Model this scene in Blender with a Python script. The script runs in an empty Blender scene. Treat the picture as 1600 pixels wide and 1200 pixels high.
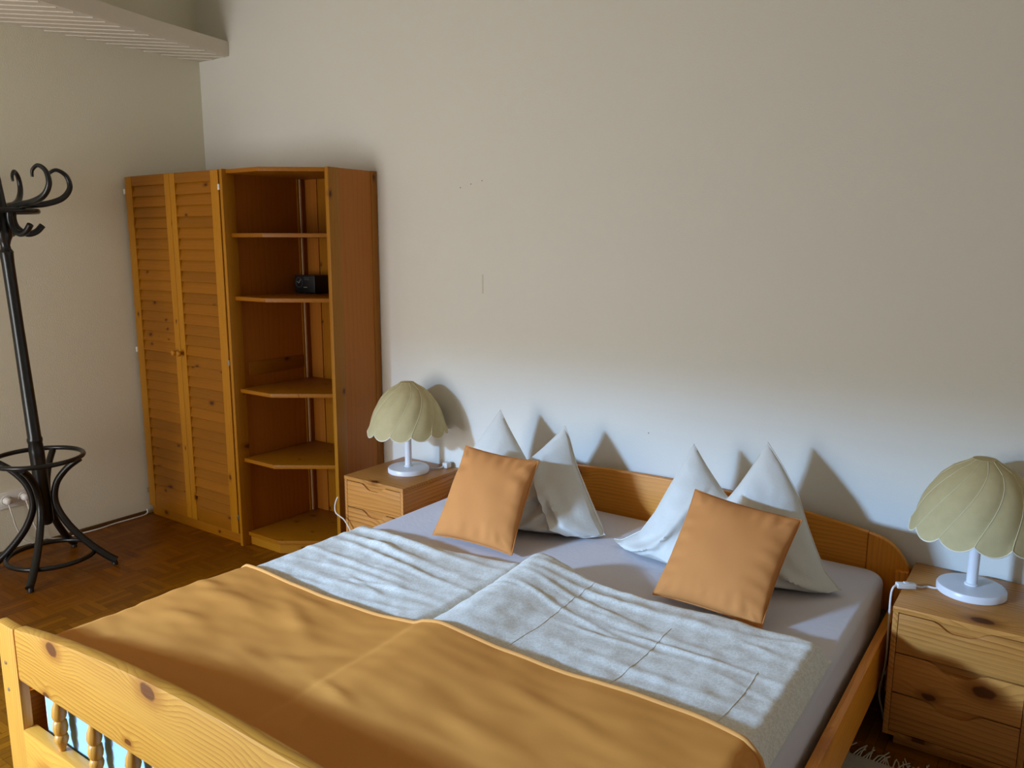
import bpy, bmesh, math, random
from mathutils import Vector, Matrix, noise

random.seed(7)
SC = bpy.context.scene
COL = SC.collection
PI = math.pi

# ------------------------------------------------------------------ camera
F_PX, YAW, PIT, ROL = 1252.3, 0.6097, 0.1751, 0.0030
CAM = Vector((4.4006, -3.0470, 1.6))
fw = Vector((-math.sin(YAW) * math.cos(PIT), math.cos(YAW) * math.cos(PIT), -math.sin(PIT)))
rt = Vector((math.cos(YAW), math.sin(YAW), 0))
up = rt.cross(fw)
rt, up = rt * math.cos(ROL) + up * math.sin(ROL), up * math.cos(ROL) - rt * math.sin(ROL)
cd = bpy.data.cameras.new('camera')
cam = bpy.data.objects.new('camera', cd)
COL.objects.link(cam)
cd.sensor_fit = 'HORIZONTAL'
cd.sensor_width = 36.0
cd.lens = F_PX / 1600 * 36.0
cd.clip_start = 0.02
cam.matrix_world = Matrix(((rt.x, up.x, -fw.x, CAM.x), (rt.y, up.y, -fw.y, CAM.y), (rt.z, up.z, -fw.z, CAM.z), (0, 0, 0, 1)))
SC.camera = cam

# ------------------------------------------------------------------ world, lights, exposure
w = bpy.data.worlds.new('daylight')
SC.world = w
w.use_nodes = True
bg = w.node_tree.nodes['Background']
bg.inputs[0].default_value = (0.62, 0.78, 1.0, 1)
bg.inputs[1].default_value = 0.6


def area(name, loc, target, sx, sy, power, color):
    l = bpy.data.lights.new(name, 'AREA')
    l.shape = 'RECTANGLE'
    l.size, l.size_y = sx, sy
    l.energy = power
    l.color = color
    o = bpy.data.objects.new(name, l)
    COL.objects.link(o)
    o.location = loc
    d = Vector(target) - Vector(loc)
    o.rotation_euler = d.to_track_quat('-Z', 'Y').to_euler()
    return o


WIN = (0.44, 1.80, 0.10, 2.02)      # window opening in the front wall: x0, x1, z0, z1
YF = -4.6                           # front wall
# bright band of sky over the roofs, seen through the window
area('sky_light', (0.05, -6.4, 2.62), (2.6, -0.5, 0.7), 0.65, 0.70, 455, (0.34, 0.60, 1.0))
area('horizon_light', (0.05, -6.4, 2.39), (2.6, -0.5, 0.7), 0.65, 0.18, 260, (0.34, 0.60, 1.0))
# daylight arriving from the sunlit terrace outside, at the window opening
area('window_light', (1.12, YF + 0.03, 1.05), (1.12, 0, 1.05), 1.3, 1.8, 45, (0.98, 0.985, 0.975))

SC.view_settings.view_transform = 'Standard'
SC.view_settings.look = 'None'
SC.view_settings.gamma = 1.0
SC.view_settings.use_curve_mapping = False
SC.view_settings.exposure = 0.55
SC.cycles.glossy_bounces = 2
SC.cycles.caustics_reflective = False
SC.cycles.caustics_refractive = False


# ------------------------------------------------------------------ materials
def nodes_of(m):
    m.use_nodes = True
    nt = m.node_tree
    return nt, nt.nodes['Principled BSDF']


def N(nt, kind, **kw):
    n = nt.nodes.new(kind)
    for k, v in kw.items():
        setattr(n, k, v)
    return n


def mathn(nt, op, a, b=None, clamp=False):
    n = N(nt, 'ShaderNodeMath', operation=op, use_clamp=clamp)
    for i, v in enumerate((a, b)):
        if v is None:
            continue
        if isinstance(v, (int, float)):
            n.inputs[i].default_value = v
        else:
            nt.links.new(v, n.inputs[i])
    return n.outputs[0]


def mixc(nt, fac, a, b, mode='MIX'):
    n = N(nt, 'ShaderNodeMix', data_type='RGBA', blend_type=mode)
    for idx, v in ((0, fac), (6, a), (7, b)):
        if isinstance(v, (int, float)):
            n.inputs[idx].default_value = v
        elif isinstance(v, tuple):
            n.inputs[idx].default_value = v + (1,) if len(v) == 3 else v
        else:
            nt.links.new(v, n.inputs[idx])
    return n.outputs[2]


def maprange(nt, v, a, b, c=0.0, d=1.0):
    n = N(nt, 'ShaderNodeMapRange', interpolation_type='SMOOTHSTEP')
    nt.links.new(v, n.inputs[0])
    for i, x in zip((1, 2, 3, 4), (a, b, c, d)):
        n.inputs[i].default_value = x
    return n.outputs[0]


def plain(name, col, rough=0.5, spec=0.5, metal=0.0, bump=0.0, bscale=200, var=0.0, vscale=4.0):
    m = bpy.data.materials.new(name)
    nt, b = nodes_of(m)
    b.inputs['Roughness'].default_value = rough
    b.inputs['Specular IOR Level'].default_value = spec
    b.inputs['Metallic'].default_value = metal
    b.inputs['Base Color'].default_value = col + (1,)
    tc = N(nt, 'ShaderNodeTexCoord')
    if var:
        nz = N(nt, 'ShaderNodeTexNoise')
        nz.inputs['Scale'].default_value = vscale
        nz.inputs['Detail'].default_value = 4
        nt.links.new(tc.outputs['Object'], nz.inputs['Vector'])
        c = mixc(nt, nz.outputs[0], tuple(x * (1 - var) for x in col), tuple(min(1, x * (1 + var)) for x in col))
        nt.links.new(c, b.inputs['Base Color'])
    if bump:
        nz = N(nt, 'ShaderNodeTexNoise')
        nz.inputs['Scale'].default_value = bscale
        nz.inputs['Detail'].default_value = 3
        nt.links.new(tc.outputs['Object'], nz.inputs['Vector'])
        bp = N(nt, 'ShaderNodeBump')
        bp.inputs['Strength'].default_value = bump
        bp.inputs['Distance'].default_value = 0.01
        nt.links.new(nz.outputs[0], bp.inputs['Height'])
        nt.links.new(bp.outputs[0], b.inputs['Normal'])
    return m


def wood(name, light, dark, axis=0, thin=1, rough=0.45, pitch=0.012, knots=True, kscale=4.0, ringmix=0.75, ksize=1.0):
    """pine board: growth lines run along `axis`, bend round dark knots that go through the `thin` direction"""
    m = bpy.data.materials.new(name)
    nt, b = nodes_of(m)
    L = nt.links
    wide = 3 - axis - thin
    tc = N(nt, 'ShaderNodeTexCoord')
    oi = N(nt, 'ShaderNodeObjectInfo')
    off = N(nt, 'ShaderNodeVectorMath', operation='SCALE')
    cmb = N(nt, 'ShaderNodeCombineXYZ')
    for i in range(3):
        L.new(oi.outputs['Random'], cmb.inputs[i])
    L.new(cmb.outputs[0], off.inputs[0])
    off.inputs['Scale'].default_value = 3.7
    add = N(nt, 'ShaderNodeVectorMath', operation='ADD')
    L.new(tc.outputs['Object'], add.inputs[0])
    L.new(off.outputs[0], add.inputs[1])
    P = add.outputs[0]

    def stretched(along, across, depth):
        mp = N(nt, 'ShaderNodeMapping')
        q = [0, 0, 0]
        q[axis], q[wide], q[thin] = along, across, depth
        mp.inputs['Scale'].default_value = q
        L.new(P, mp.inputs['Vector'])
        return mp.outputs[0]

    def noise_at(vec, detail=2.0):
        n = N(nt, 'ShaderNodeTexNoise')
        n.inputs['Scale'].default_value = 1.0
        n.inputs['Detail'].default_value = detail
        L.new(vec, n.inputs['Vector'])
        return n.outputs[0]
    sx = N(nt, 'ShaderNodeSeparateXYZ')
    L.new(P, sx.inputs[0])
    v = mathn(nt, 'ADD', mathn(nt, 'MULTIPLY', sx.outputs[wide], 1.0), mathn(nt, 'MULTIPLY', sx.outputs[thin], 0.7))
    v = mathn(nt, 'ADD', v, mathn(nt, 'MULTIPLY', noise_at(stretched(1.1, 6, 6)), 0.075))
    v = mathn(nt, 'ADD', v, mathn(nt, 'MULTIPLY', noise_at(stretched(5, 22, 22)), 0.010))
    kd = None
    if knots:
        vo = N(nt, 'ShaderNodeTexVoronoi')
        vo.inputs['Scale'].default_value = kscale
        vo.inputs['Randomness'].default_value = 1.0
        vo.voronoi_dimensions = '2D'
        s2 = N(nt, 'ShaderNodeSeparateXYZ')
        L.new(stretched(0.60, 1.0, 0.25), s2.inputs[0])
        c2 = N(nt, 'ShaderNodeCombineXYZ')
        L.new(s2.outputs[axis], c2.inputs[0])
        L.new(mathn(nt, 'ADD', s2.outputs[wide], s2.outputs[thin]), c2.inputs[1])
        wob = N(nt, 'ShaderNodeVectorMath', operation='ADD')
        L.new(c2.outputs[0], wob.inputs[0])
        ns = N(nt, 'ShaderNodeTexNoise')
        ns.inputs['Scale'].default_value = 30
        L.new(P, ns.inputs['Vector'])
        sc2 = N(nt, 'ShaderNodeVectorMath', operation='SCALE')
        sc2.inputs['Scale'].default_value = 0.012
        L.new(ns.outputs[1], sc2.inputs[0])
        L.new(sc2.outputs[0], wob.inputs[1])
        L.new(wob.outputs[0], vo.inputs['Vector'])
        sc = N(nt, 'ShaderNodeSeparateColor')
        L.new(vo.outputs['Color'], sc.inputs[0])
        rad = maprange(nt, sc.outputs[0], 0.2, 1.0, 0.010 * ksize, 0.075 * ksize)
        kd = mathn(nt, 'DIVIDE', vo.outputs['Distance'], rad)
        bend = maprange(nt, kd, 0.5, 5.0, 1.0, 0.0)
        v = mathn(nt, 'ADD', v, mathn(nt, 'MULTIPLY', mathn(nt, 'MULTIPLY', bend, rad), 0.42))
    ph = mathn(nt, 'FRACT', mathn(nt, 'DIVIDE', v, pitch))
    # slow rise to the dark late wood, sharp end
    rings = mathn(nt, 'MULTIPLY', mathn(nt, 'POWER', ph, 2.6), maprange(nt, ph, 0.93, 1.0, 1.0, 0.0))
    amp = maprange(nt, noise_at(stretched(1.5, 9, 9)), 0.32, 0.68, 0.25, 1.0)
    rings = mathn(nt, 'MULTIPLY', mathn(nt, 'MULTIPLY', rings, amp), ringmix)
    fine = maprange(nt, noise_at(stretched(7, 240, 240)), 0.4, 0.72, 0.0, 0.22)
    fac = mathn(nt, 'ADD', rings, fine, clamp=True)
    c = mixc(nt, fac, light, dark)
    c = mixc(nt, maprange(nt, noise_at(stretched(1.2, 5, 5)), 0.35, 0.75, 0.0, 0.45), c, tuple(0.5 * (a + d) for a, d in zip(light, dark)))
    if knots:
        c = mixc(nt, maprange(nt, kd, 0.9, 2.6, 0.75, 0.0), c, tuple(x * 0.95 for x in dark))
        c = mixc(nt, maprange(nt, kd, 0.75, 1.1, 0.92, 0.0), c, tuple(x * y for x, y in zip(dark, (0.32, 0.24, 0.30))))
    var = maprange(nt, oi.outputs['Random'], 0.0, 1.0, 0.88, 1.06)
    hv = N(nt, 'ShaderNodeHueSaturation')
    L.new(var, hv.inputs['Value'])
    L.new(c, hv.inputs['Color'])
    L.new(hv.outputs[0], b.inputs['Base Color'])
    b.inputs['Roughness'].default_value = rough
    b.inputs['Specular IOR Level'].default_value = 0.35
    bp = N(nt, 'ShaderNodeBump')
    bp.inputs['Strength'].default_value = 0.1
    bp.inputs['Distance'].default_value = 0.002
    L.new(fac, bp.inputs['Height'])
    L.new(bp.outputs[0], b.inputs['Normal'])
    return m


class Woods:
    """boards of one timber; indexed by 'grain axis + thin axis', e.g. 'xy', or by the grain axis alone"""
    def __init__(self, name, light, dark, **kw):
        self.a, self.kw, self.c = (name, light, dark), kw, {}

    def __getitem__(self, k):
        if isinstance(k, int):
            k = ('xy', 'yx', 'zy')[k]
        if k not in self.c:
            n_, l_, d_ = self.a
            self.c[k] = wood(n_ + '_' + k, l_, d_, axis='xyz'.index(k[0]), thin='xyz'.index(k[1]), **self.kw)
        return self.c[k]


PINE = Woods('bed_pine', (0.62, 0.275, 0.036), (0.38, 0.125, 0.012), rough=0.4, kscale=4.0, pitch=0.012, ringmix=0.95, ksize=1.6)
PINED = Woods('headboard_pine', (0.88, 0.33, 0.022), (0.52, 0.155, 0.008), rough=0.42, kscale=3.4, pitch=0.016, ringmix=0.9, ksize=1.3)
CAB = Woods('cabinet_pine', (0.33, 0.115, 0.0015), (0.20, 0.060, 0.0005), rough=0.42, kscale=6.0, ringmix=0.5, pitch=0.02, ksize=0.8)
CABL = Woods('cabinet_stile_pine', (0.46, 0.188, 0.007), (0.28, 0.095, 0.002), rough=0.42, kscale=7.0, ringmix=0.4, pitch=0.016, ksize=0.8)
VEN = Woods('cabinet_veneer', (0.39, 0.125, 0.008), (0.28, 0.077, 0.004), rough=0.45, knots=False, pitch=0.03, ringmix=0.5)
VEN_LIT = Woods('cabinet_veneer_lit', (0.52, 0.175, 0.014), (0.38, 0.115, 0.008), rough=0.5, knots=False, pitch=0.03, ringmix=0.5)  # same veneer, paler: light falling on the outer side is in the colour
NSW = Woods('nightstand_pine', (0.62, 0.27, 0.062), (0.27, 0.088, 0.011), rough=0.38, kscale=4.2, pitch=0.018, ringmix=1.0, ksize=1.15)

WALL = plain('wall_paint', (0.79, 0.772, 0.705), rough=0.9, spec=0.2, bump=0.12, bscale=160, var=0.02, vscale=1.2)
WALLL = plain('wall_paint_yellowish', (0.79, 0.752, 0.60), rough=0.9, spec=0.2, bump=0.12, bscale=160, var=0.02, vscale=1.2)
PLASTER = plain('ledge_plaster', (0.74, 0.68, 0.58), rough=0.9, spec=0.2, bump=0.1)
CEIL = plain('ceiling_paint', (0.72, 0.66, 0.55), rough=0.9)
BLACK = plain('black_lacquer', (0.008, 0.0085, 0.009), rough=0.28, spec=0.5)
BLACKP = plain('black_plastic', (0.006, 0.006, 0.006), rough=0.45)
GREYP = plain('grey_print', (0.35, 0.35, 0.35), rough=0.6)
WHITEP = plain('white_plastic', (0.80, 0.78, 0.74), rough=0.35)
WHITEL = plain('white_lacquer', (0.80, 0.80, 0.82), rough=0.3)
METAL = plain('steel', (0.55, 0.53, 0.5), rough=0.35, metal=1.0)
DARKH = plain('dark_hole', (0.03, 0.025, 0.02), rough=0.9)
SCUFF = plain('grey_scuff', (0.66, 0.615, 0.54), rough=0.9)
SHEET = plain('fitted_sheet', (0.70, 0.655, 0.675), rough=0.9, spec=0.2, bump=0.08, bscale=60, var=0.02, vscale=3)
PILLOWC = plain('pillow_cotton', (0.71, 0.695, 0.64), rough=0.9, spec=0.2, bump=0.1, bscale=90)
OCHRE = plain('ochre_cushion', (0.60, 0.24, 0.070), rough=0.85, spec=0.15, bump=0.06, bscale=500, var=0.03, vscale=8)
BLANK = plain('ochre_bedspread', (0.64, 0.262, 0.050), rough=0.75, spec=0.25, bump=0.05, bscale=600, var=0.05, vscale=3)
HEM = plain('ochre_hem', (0.72, 0.33, 0.09), rough=0.8, spec=0.2)
RUG = plain('beige_rug', (0.58, 0.52, 0.42), rough=1.0, bump=0.4, bscale=300, var=0.1, vscale=40)
BASEW = plain('skirting_wood', (0.12, 0.055, 0.014), rough=0.5)


def duvet_material():
    m = bpy.data.materials.new('duvet_print')
    nt, b = nodes_of(m)
    tc = N(nt, 'ShaderNodeTexCoord')
    vo = N(nt, 'ShaderNodeTexVoronoi', feature='DISTANCE_TO_EDGE')
    vo.inputs['Scale'].default_value = 75
    nz = N(nt, 'ShaderNodeTexNoise')
    nz.inputs['Scale'].default_value = 60
    nz.inputs['Detail'].default_value = 3
    mx = N(nt, 'ShaderNodeMix', data_type='VECTOR')
    mx.inputs[0].default_value = 0.03
    nt.links.new(tc.outputs['Object'], nz.inputs['Vector'])
    nt.links.new(tc.outputs['Object'], mx.inputs[4])
    nt.links.new(nz.outputs[1], mx.inputs[5])
    nt.links.new(mx.outputs[1], vo.inputs['Vector'])
    e = maprange(nt, vo.outputs['Distance'], 0.02, 0.11, 0.0, 1.0)
    sp = maprange(nt, nz.outputs[0], 0.5, 0.62, 0.0, 0.55)
    c = mixc(nt, e, (0.84, 0.815, 0.75), (0.71, 0.675, 0.59))
    c = mixc(nt, sp, c, (0.82, 0.795, 0.73))
    nt.links.new(c, b.inputs['Base Color'])
    b.inputs['Roughness'].default_value = 0.9
    b.inputs['Specular IOR Level'].default_value = 0.15
    return m


DUVET = duvet_material()


def shade_material():
    m = bpy.data.materials.new('lampshade_fabric')
    nt, b = nodes_of(m)
    tc = N(nt, 'ShaderNodeTexCoord')
    nz = N(nt, 'ShaderNodeTexNoise')
    nz.inputs['Scale'].default_value = 35
    nz.inputs['Detail'].default_value = 6
    nt.links.new(tc.outputs['Object'], nz.inputs['Vector'])
    c = mixc(nt, nz.outputs[0], (0.47, 0.385, 0.19), (0.58, 0.475, 0.25))
    nt.links.new(c, b.inputs['Base Color'])
    b.inputs['Roughness'].default_value = 0.8
    b.inputs['Specular IOR Level'].default_value = 0.2
    return m


SHADE = shade_material()
PIPING = plain('lampshade_piping', (0.80, 0.76, 0.62), rough=0.8)
SEAM = plain('lampshade_trim', (0.66, 0.60, 0.38), rough=0.8)


# ------------------------------------------------------------------ mesh helpers
class MB:
    def __init__(self):
        self.v = []
        self.f = []

    def add(self, vs, fs):
        k = len(self.v)
        self.v += [tuple(p) for p in vs]
        self.f += [tuple(i + k for i in f) for f in fs]
        return self

    def box(self, x0, x1, y0, y1, z0, z1):
        vs = [(x, y, z) for x in (x0, x1) for y in (y0, y1) for z in (z0, z1)]
        return self.add(vs, [(0, 1, 3, 2), (4, 6, 7, 5), (0, 4, 5, 1), (2, 3, 7, 6), (0, 2, 6, 4), (1, 5, 7, 3)])

    def prism(self, poly, axis, a, b):
        """poly in the two other axes (cyclic order), extruded along axis from a to b"""
        n = len(poly)

        def pt(p, t):
            q = [0, 0, 0]
            o = [i for i in range(3) if i != axis]
            q[o[0]], q[o[1]], q[axis] = p[0], p[1], t
            return q
        vs = [pt(p, a) for p in poly] + [pt(p, b) for p in poly]
        fs = [tuple(range(n))[::-1], tuple(range(n, 2 * n))]
        fs += [(i, (i + 1) % n, n + (i + 1) % n, n + i) for i in range(n)]
        return self.add(vs, fs)

    def lathe(self, prof, c=(0, 0, 0), n=32, axis=None):
        """prof: (r, t) along axis direction (default z)"""
        ax = Vector(axis or (0, 0, 1)).normalized()
        q = ax.to_track_quat('Z', 'Y')
        c = Vector(c)
        vs, fs = [], []
        m = len(prof)
        for r, t in prof:
            for k in range(n):
                a = 2 * PI * k / n
                vs.append(c + q @ Vector((r * math.cos(a), r * math.sin(a), t)))
        for i in range(m - 1):
            for k in range(n):
                k2 = (k + 1) % n
                fs.append((i * n + k, i * n + k2, (i + 1) * n + k2, (i + 1) * n + k))
        fs.append(tuple(range(n))[::-1])
        fs.append(tuple((m - 1) * n + k for k in range(n)))
        return self.add(vs, fs)

    def tube(self, pts, rad, n=10, closed=False):
        pts = [Vector(p) for p in pts]
        m = len(pts)
        if not isinstance(rad, (list, tuple)):
            rad = [rad] * m
        vs, fs = [], []
        prev = None
        for i, p in enumerate(pts):
            if closed:
                t = (pts[(i + 1) % m] - pts[i - 1]).normalized()
            else:
                t = (pts[min(i + 1, m - 1)] - pts[max(i - 1, 0)]).normalized()
            if prev is None:
                a = Vector((0, 0, 1)) if abs(t.z) < 0.9 else Vector((1, 0, 0))
                nx = t.cross(a).normalized()
            else:
                nx = (prev - t * prev.dot(t)).normalized()
            prev = nx
            ny = t.cross(nx)
            for k in range(n):
                a = 2 * PI * k / n
                vs.append(p + (nx * math.cos(a) + ny * math.sin(a)) * rad[i])
        rng = m if closed else m - 1
        for i in range(rng):
            j = (i + 1) % m
            for k in range(n):
                k2 = (k + 1) % n
                fs.append((i * n + k, i * n + k2, j * n + k2, j * n + k))
        if not closed:
            fs.append(tuple(range(n))[::-1])
            fs.append(tuple((m - 1) * n + k for k in range(n)))
        return self.add(vs, fs)

    def grid(self, fn, nu, nv, flip=False):
        vs = [fn(i / nu, j / nv) for j in range(nv + 1) for i in range(nu + 1)]
        fs = []
        for j in range(nv):
            for i in range(nu):
                a = j * (nu + 1) + i
                q = (a, a + 1, a + nu + 2, a + nu + 1)
                fs.append(q[::-1] if flip else q)
        return self.add(vs, fs)

    def mesh(self, name, mat, bevel=0.0, smooth=40, merge=0.0):
        bm = bmesh.new()
        vs = [bm.verts.new(p) for p in self.v]
        for f in self.f:
            try:
                bm.faces.new([vs[i] for i in f])
            except ValueError:
                pass
        if merge:
            bmesh.ops.remove_doubles(bm, verts=bm.verts, dist=merge)
        bmesh.ops.recalc_face_normals(bm, faces=bm.faces)
        if bevel:
            es = [e for e in bm.edges if len(e.link_faces) == 2 and e.calc_face_angle(0) > 0.6]
            bmesh.ops.bevel(bm, geom=es, offset=bevel, segments=2, affect='EDGES', profile=0.6, clamp_overlap=True)
        if smooth:
            lim = math.radians(smooth)
            for f in bm.faces:
                f.smooth = True
            for e in bm.edges:
                e.smooth = len(e.link_faces) == 2 and e.calc_face_angle(0) < lim
        me = bpy.data.meshes.new(name)
        bm.to_mesh(me)
        bm.free()
        me.materials.append(mat)
        return me

    def build(self, name, mat, parent=None, bevel=0.0, smooth=40, label=None, merge=0.0):
        me = self.mesh(name, mat, bevel, smooth, merge)
        return link(name, me, parent, label)


def link(name, me, parent=None, label=None):
    o = bpy.data.objects.new(name, me)
    COL.objects.link(o)
    if parent:
        o.parent = parent
    if label:
        o['label'] = label
    return o


def thing(name, label, cat, loc=(0, 0, 0), rotz=0.0, group=None):
    o = bpy.data.objects.new(name, None)
    o.empty_display_size = 0.05
    COL.objects.link(o)
    o.location = loc
    o.rotation_euler = (0, 0, rotz)
    return tag(o, label, cat, group)


def tag(o, label, cat, group=None):
    o['label'] = label
    o['category'] = cat
    if group:
        o['group'] = group
    return o


def struct(o, label, cat):
    o['kind'] = 'structure'
    o['label'] = label
    o['category'] = cat
    return o


def copy_tree(o, parent=None):
    c = o.copy()
    COL.objects.link(c)
    if parent:
        c.parent = parent
    for ch in list(o.children):
        copy_tree(ch, c)
    return c


def catmull(pts, sub=8, closed=False):
    P = [Vector(p) for p in pts]
    n = len(P)
    out = []
    rng = n if closed else n - 1
    for i in range(rng):
        if closed:
            p0, p1, p2, p3 = P[i - 1], P[i], P[(i + 1) % n], P[(i + 2) % n]
        else:
            p0, p1, p2, p3 = P[max(i - 1, 0)], P[i], P[i + 1], P[min(i + 2, n - 1)]
        for k in range(sub):
            t = k / sub
            out.append(0.5 * ((2 * p1) + (p2 - p0) * t + (2 * p0 - 5 * p1 + 4 * p2 - p3) * t * t + (3 * p1 - p0 - 3 * p2 + p3) * t ** 3))
    if not closed:
        out.append(P[-1])
    return out


def lerp(a, b, t):
    return a + (b - a) * t


def sstep(a, b, x):
    t = min(1, max(0, (x - a) / (b - a)))
    return t * t * (3 - 2 * t)


# ------------------------------------------------------------------ the room
XR, ZC = 5.6, 3.25
TILE = 0.15
NX, NY = math.ceil(XR / TILE), math.ceil(-YF / TILE)


def parquet_material():
    m = bpy.data.materials.new('oak_parquet')
    nt, b = nodes_of(m)
    L = nt.links
    tc = N(nt, 'ShaderNodeTexCoord')
    oi = N(nt, 'ShaderNodeObjectInfo')
    geo = N(nt, 'ShaderNodeNewGeometry')
    rn = N(nt, 'ShaderNodeMath', operation='FRACT')
    ad = mathn(nt, 'ADD', oi.outputs['Random'], geo.outputs['Random Per Island'])
    L.new(ad, rn.inputs[0])
    nz = N(nt, 'ShaderNodeTexNoise')
    mp = N(nt, 'ShaderNodeMapping')
    mp.inputs['Scale'].default_value = (9, 160, 9)
    L.new(tc.outputs['Object'], mp.inputs['Vector'])
    L.new(mp.outputs[0], nz.inputs['Vector'])
    nz.inputs['Scale'].default_value = 1.0
    c = mixc(nt, rn.outputs[0], (0.17, 0.052, 0.001), (0.27, 0.088, 0.002))
    c = mixc(nt, maprange(nt, nz.outputs[0], 0.4, 0.7, 0, 0.35), c, (0.125, 0.045, 0.003))
    L.new(c, b.inputs['Base Color'])
    b.inputs['Roughness'].default_value = 0.36
    b.inputs['Specular IOR Level'].default_value = 0.14
    return m


PARQ = parquet_material()
sub = MB().box(0, XR, YF, 0, -0.12, -0.012).build('floor', plain('floor_joint', (0.07, 0.03, 0.008), rough=0.7), smooth=0)
struct(sub, 'brown mosaic parquet floor of small square finger blocks', 'floor')


def tile_geo(mb, cx, cy, turned, lift=0.0):
    n = 5
    wst = TILE / n
    g = 0.0005
    for i in range(n):
        a, c = -TILE / 2 + i * wst + g, -TILE / 2 + (i + 1) * wst - g
        l = TILE / 2 - g
        if turned:
            mb.box(cx + a, cx + c, cy - l, cy + l, -0.012, lift)
        else:
            mb.box(cx - l, cx + l, cy + a, cy + c, -0.012, lift)


t_me = MB()
tile_geo(t_me, 0, 0, False)
TILE_ME = t_me.mesh('parquet_block', PARQ, smooth=0)
cells = []
for i in range(NX):
    for j in range(NY):
        cx, cy = (i + 0.5) * TILE, -(j + 0.5) * TILE
        vis = (cx < 2.1 and -2.6 < cy < -0.45) or (4.0 < cx < 4.4 and -1.3 < cy < -0.2)
        d = (Vector((cx, cy, 0)) - CAM).length
        cells.append((not vis, d, i, j, cx, cy))
cells.sort()
rest = MB()
for k, (far, d, i, j, cx, cy) in enumerate(cells):
    turned = (i + j) % 2 == 0
    if not far and k < 300:
        o = link('parquet_block', TILE_ME, sub)
        o.location = (cx, cy, random.uniform(-0.0006, 0.0004))
        o.rotation_euler = (0, 0, PI / 2 if turned else 0)
    else:
        tile_geo(rest, cx, cy, turned)
ro = rest.build('parquet_block_field', PARQ, sub, smooth=0)
ro['kind'] = 'stuff'

wb = MB().box(-0.15, XR + 0.15, 0, 0.15, -0.12, ZC + 0.1).build('wall_back', WALL, smooth=0)
struct(wb, 'large plain off-white wall behind the bed', 'wall')
wl = MB().box(-0.15, 0, YF, 0, -0.12, ZC + 0.1).build('wall_left', WALLL, smooth=0)
struct(wl, 'off-white wall behind the black coat stand', 'wall')
wr = MB().box(XR, XR + 0.15, YF, 0, -0.12, ZC + 0.1).build('wall_right', WALL, smooth=0)
struct(wr, 'off-white wall on the right, outside the photo', 'wall')
x0, x1, z0, z1 = WIN
mbf = MB()
mbf.box(-0.15, x0, YF - 0.25, YF, -0.12, ZC + 0.1).box(x1, XR + 0.15, YF - 0.25, YF, -0.12, ZC + 0.1)
mbf.box(x0, x1, YF - 0.25, YF, -0.12, z0).box(x0, x1, YF - 0.25, YF, z1, ZC + 0.1)
wf = mbf.build('wall_front', WALL, smooth=0)
struct(wf, 'off-white wall with the terrace window, behind the camera', 'wall')
fr = MB()
for a, b_, c, d in ((x0, x0 + 0.05, z0, z1), (x1 - 0.05, x1, z0, z1), (x0, x1, z0, z0 + 0.06), (x0, x1, z1 - 0.04, z1)):
    fr.box(a, b_, YF - 0.14, YF - 0.08, c, d)
struct(fr.build('window_1', WHITEP, smooth=0), 'white window frame of the terrace opening, behind the camera', 'window')
ce = MB().box(-0.15, XR + 0.15, YF - 0.25, 0.15, ZC + 0.1, ZC + 0.2).build('ceiling', CEIL, smooth=0)
struct(ce, 'plain ceiling above the photo frame', 'ceiling')
struct(MB().box(0, 0.014, YF, -0.55, 0, 0.022).build('baseboard_left', BASEW, bevel=0.003), 'thin dark wooden skirting strip along the left wall', 'baseboard')
struct(MB().box(1.45, XR, -0.014, 0, 0, 0.022).build('baseboard_back', BASEW, bevel=0.003), 'thin dark wooden skirting strip under the headboard wall', 'baseboard')

# ledge running along the left wall just under the ceiling, diagonal ribs on its underside
ZB, ZT = 2.645, 2.726
fl = [(0.286, 0.0), (0.335, -0.28), (0.385, -0.56), (0.47, -0.90), (0.545, -1.30), (0.68, -2.1)]
led = MB().prism([(0, 0)] + fl + [(0, -2.1)], 2, ZB, ZT).build('trim_1', PLASTER, bevel=0.004)
struct(led, 'pale plastered ledge under the ceiling with diagonal ribs underneath', 'ledge')


def ledge_front(y):
    for (xa, ya), (xb, yb) in zip(fl, fl[1:]):
        if yb <= y <= ya:
            return xa + (xb - xa) * (y - ya) / (yb - ya)
    return fl[-1][0]


yy = -2.05
ex = Vector((1, 1, 0)).normalized()
while yy < 0.02:
    # rib from the wall diagonally out to the ledge front
    t, best = 0.0, None
    while t < 0.9:
        x, y = t, yy + t * 0.97
        if y > -0.004 or x > ledge_front(y) - 0.012:
            break
        best = (x, y)
        t += 0.01
    if best and best[0] > 0.03:
        MB().tube([(0.004, yy, ZB), (best[0], best[1], ZB)], 0.0045, n=6).build('rib', PLASTER, led)
    yy += 0.106

for px in ((1.972, 1.853), (2.035, 1.867), (2.10, 1.88), (2.98, 0.805)):
    MB().lathe([(0.0022, 0), (0.0022, 0.001)], (px[0], -0.0012, px[1]), 8, (0, 1, 0)).build('nail_hole', DARKH, wb)
MB().box(2.098, 2.106, -0.0008, 0, 1.36, 1.45).build('scuff_mark', SCUFF, wb, smooth=0)

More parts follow.
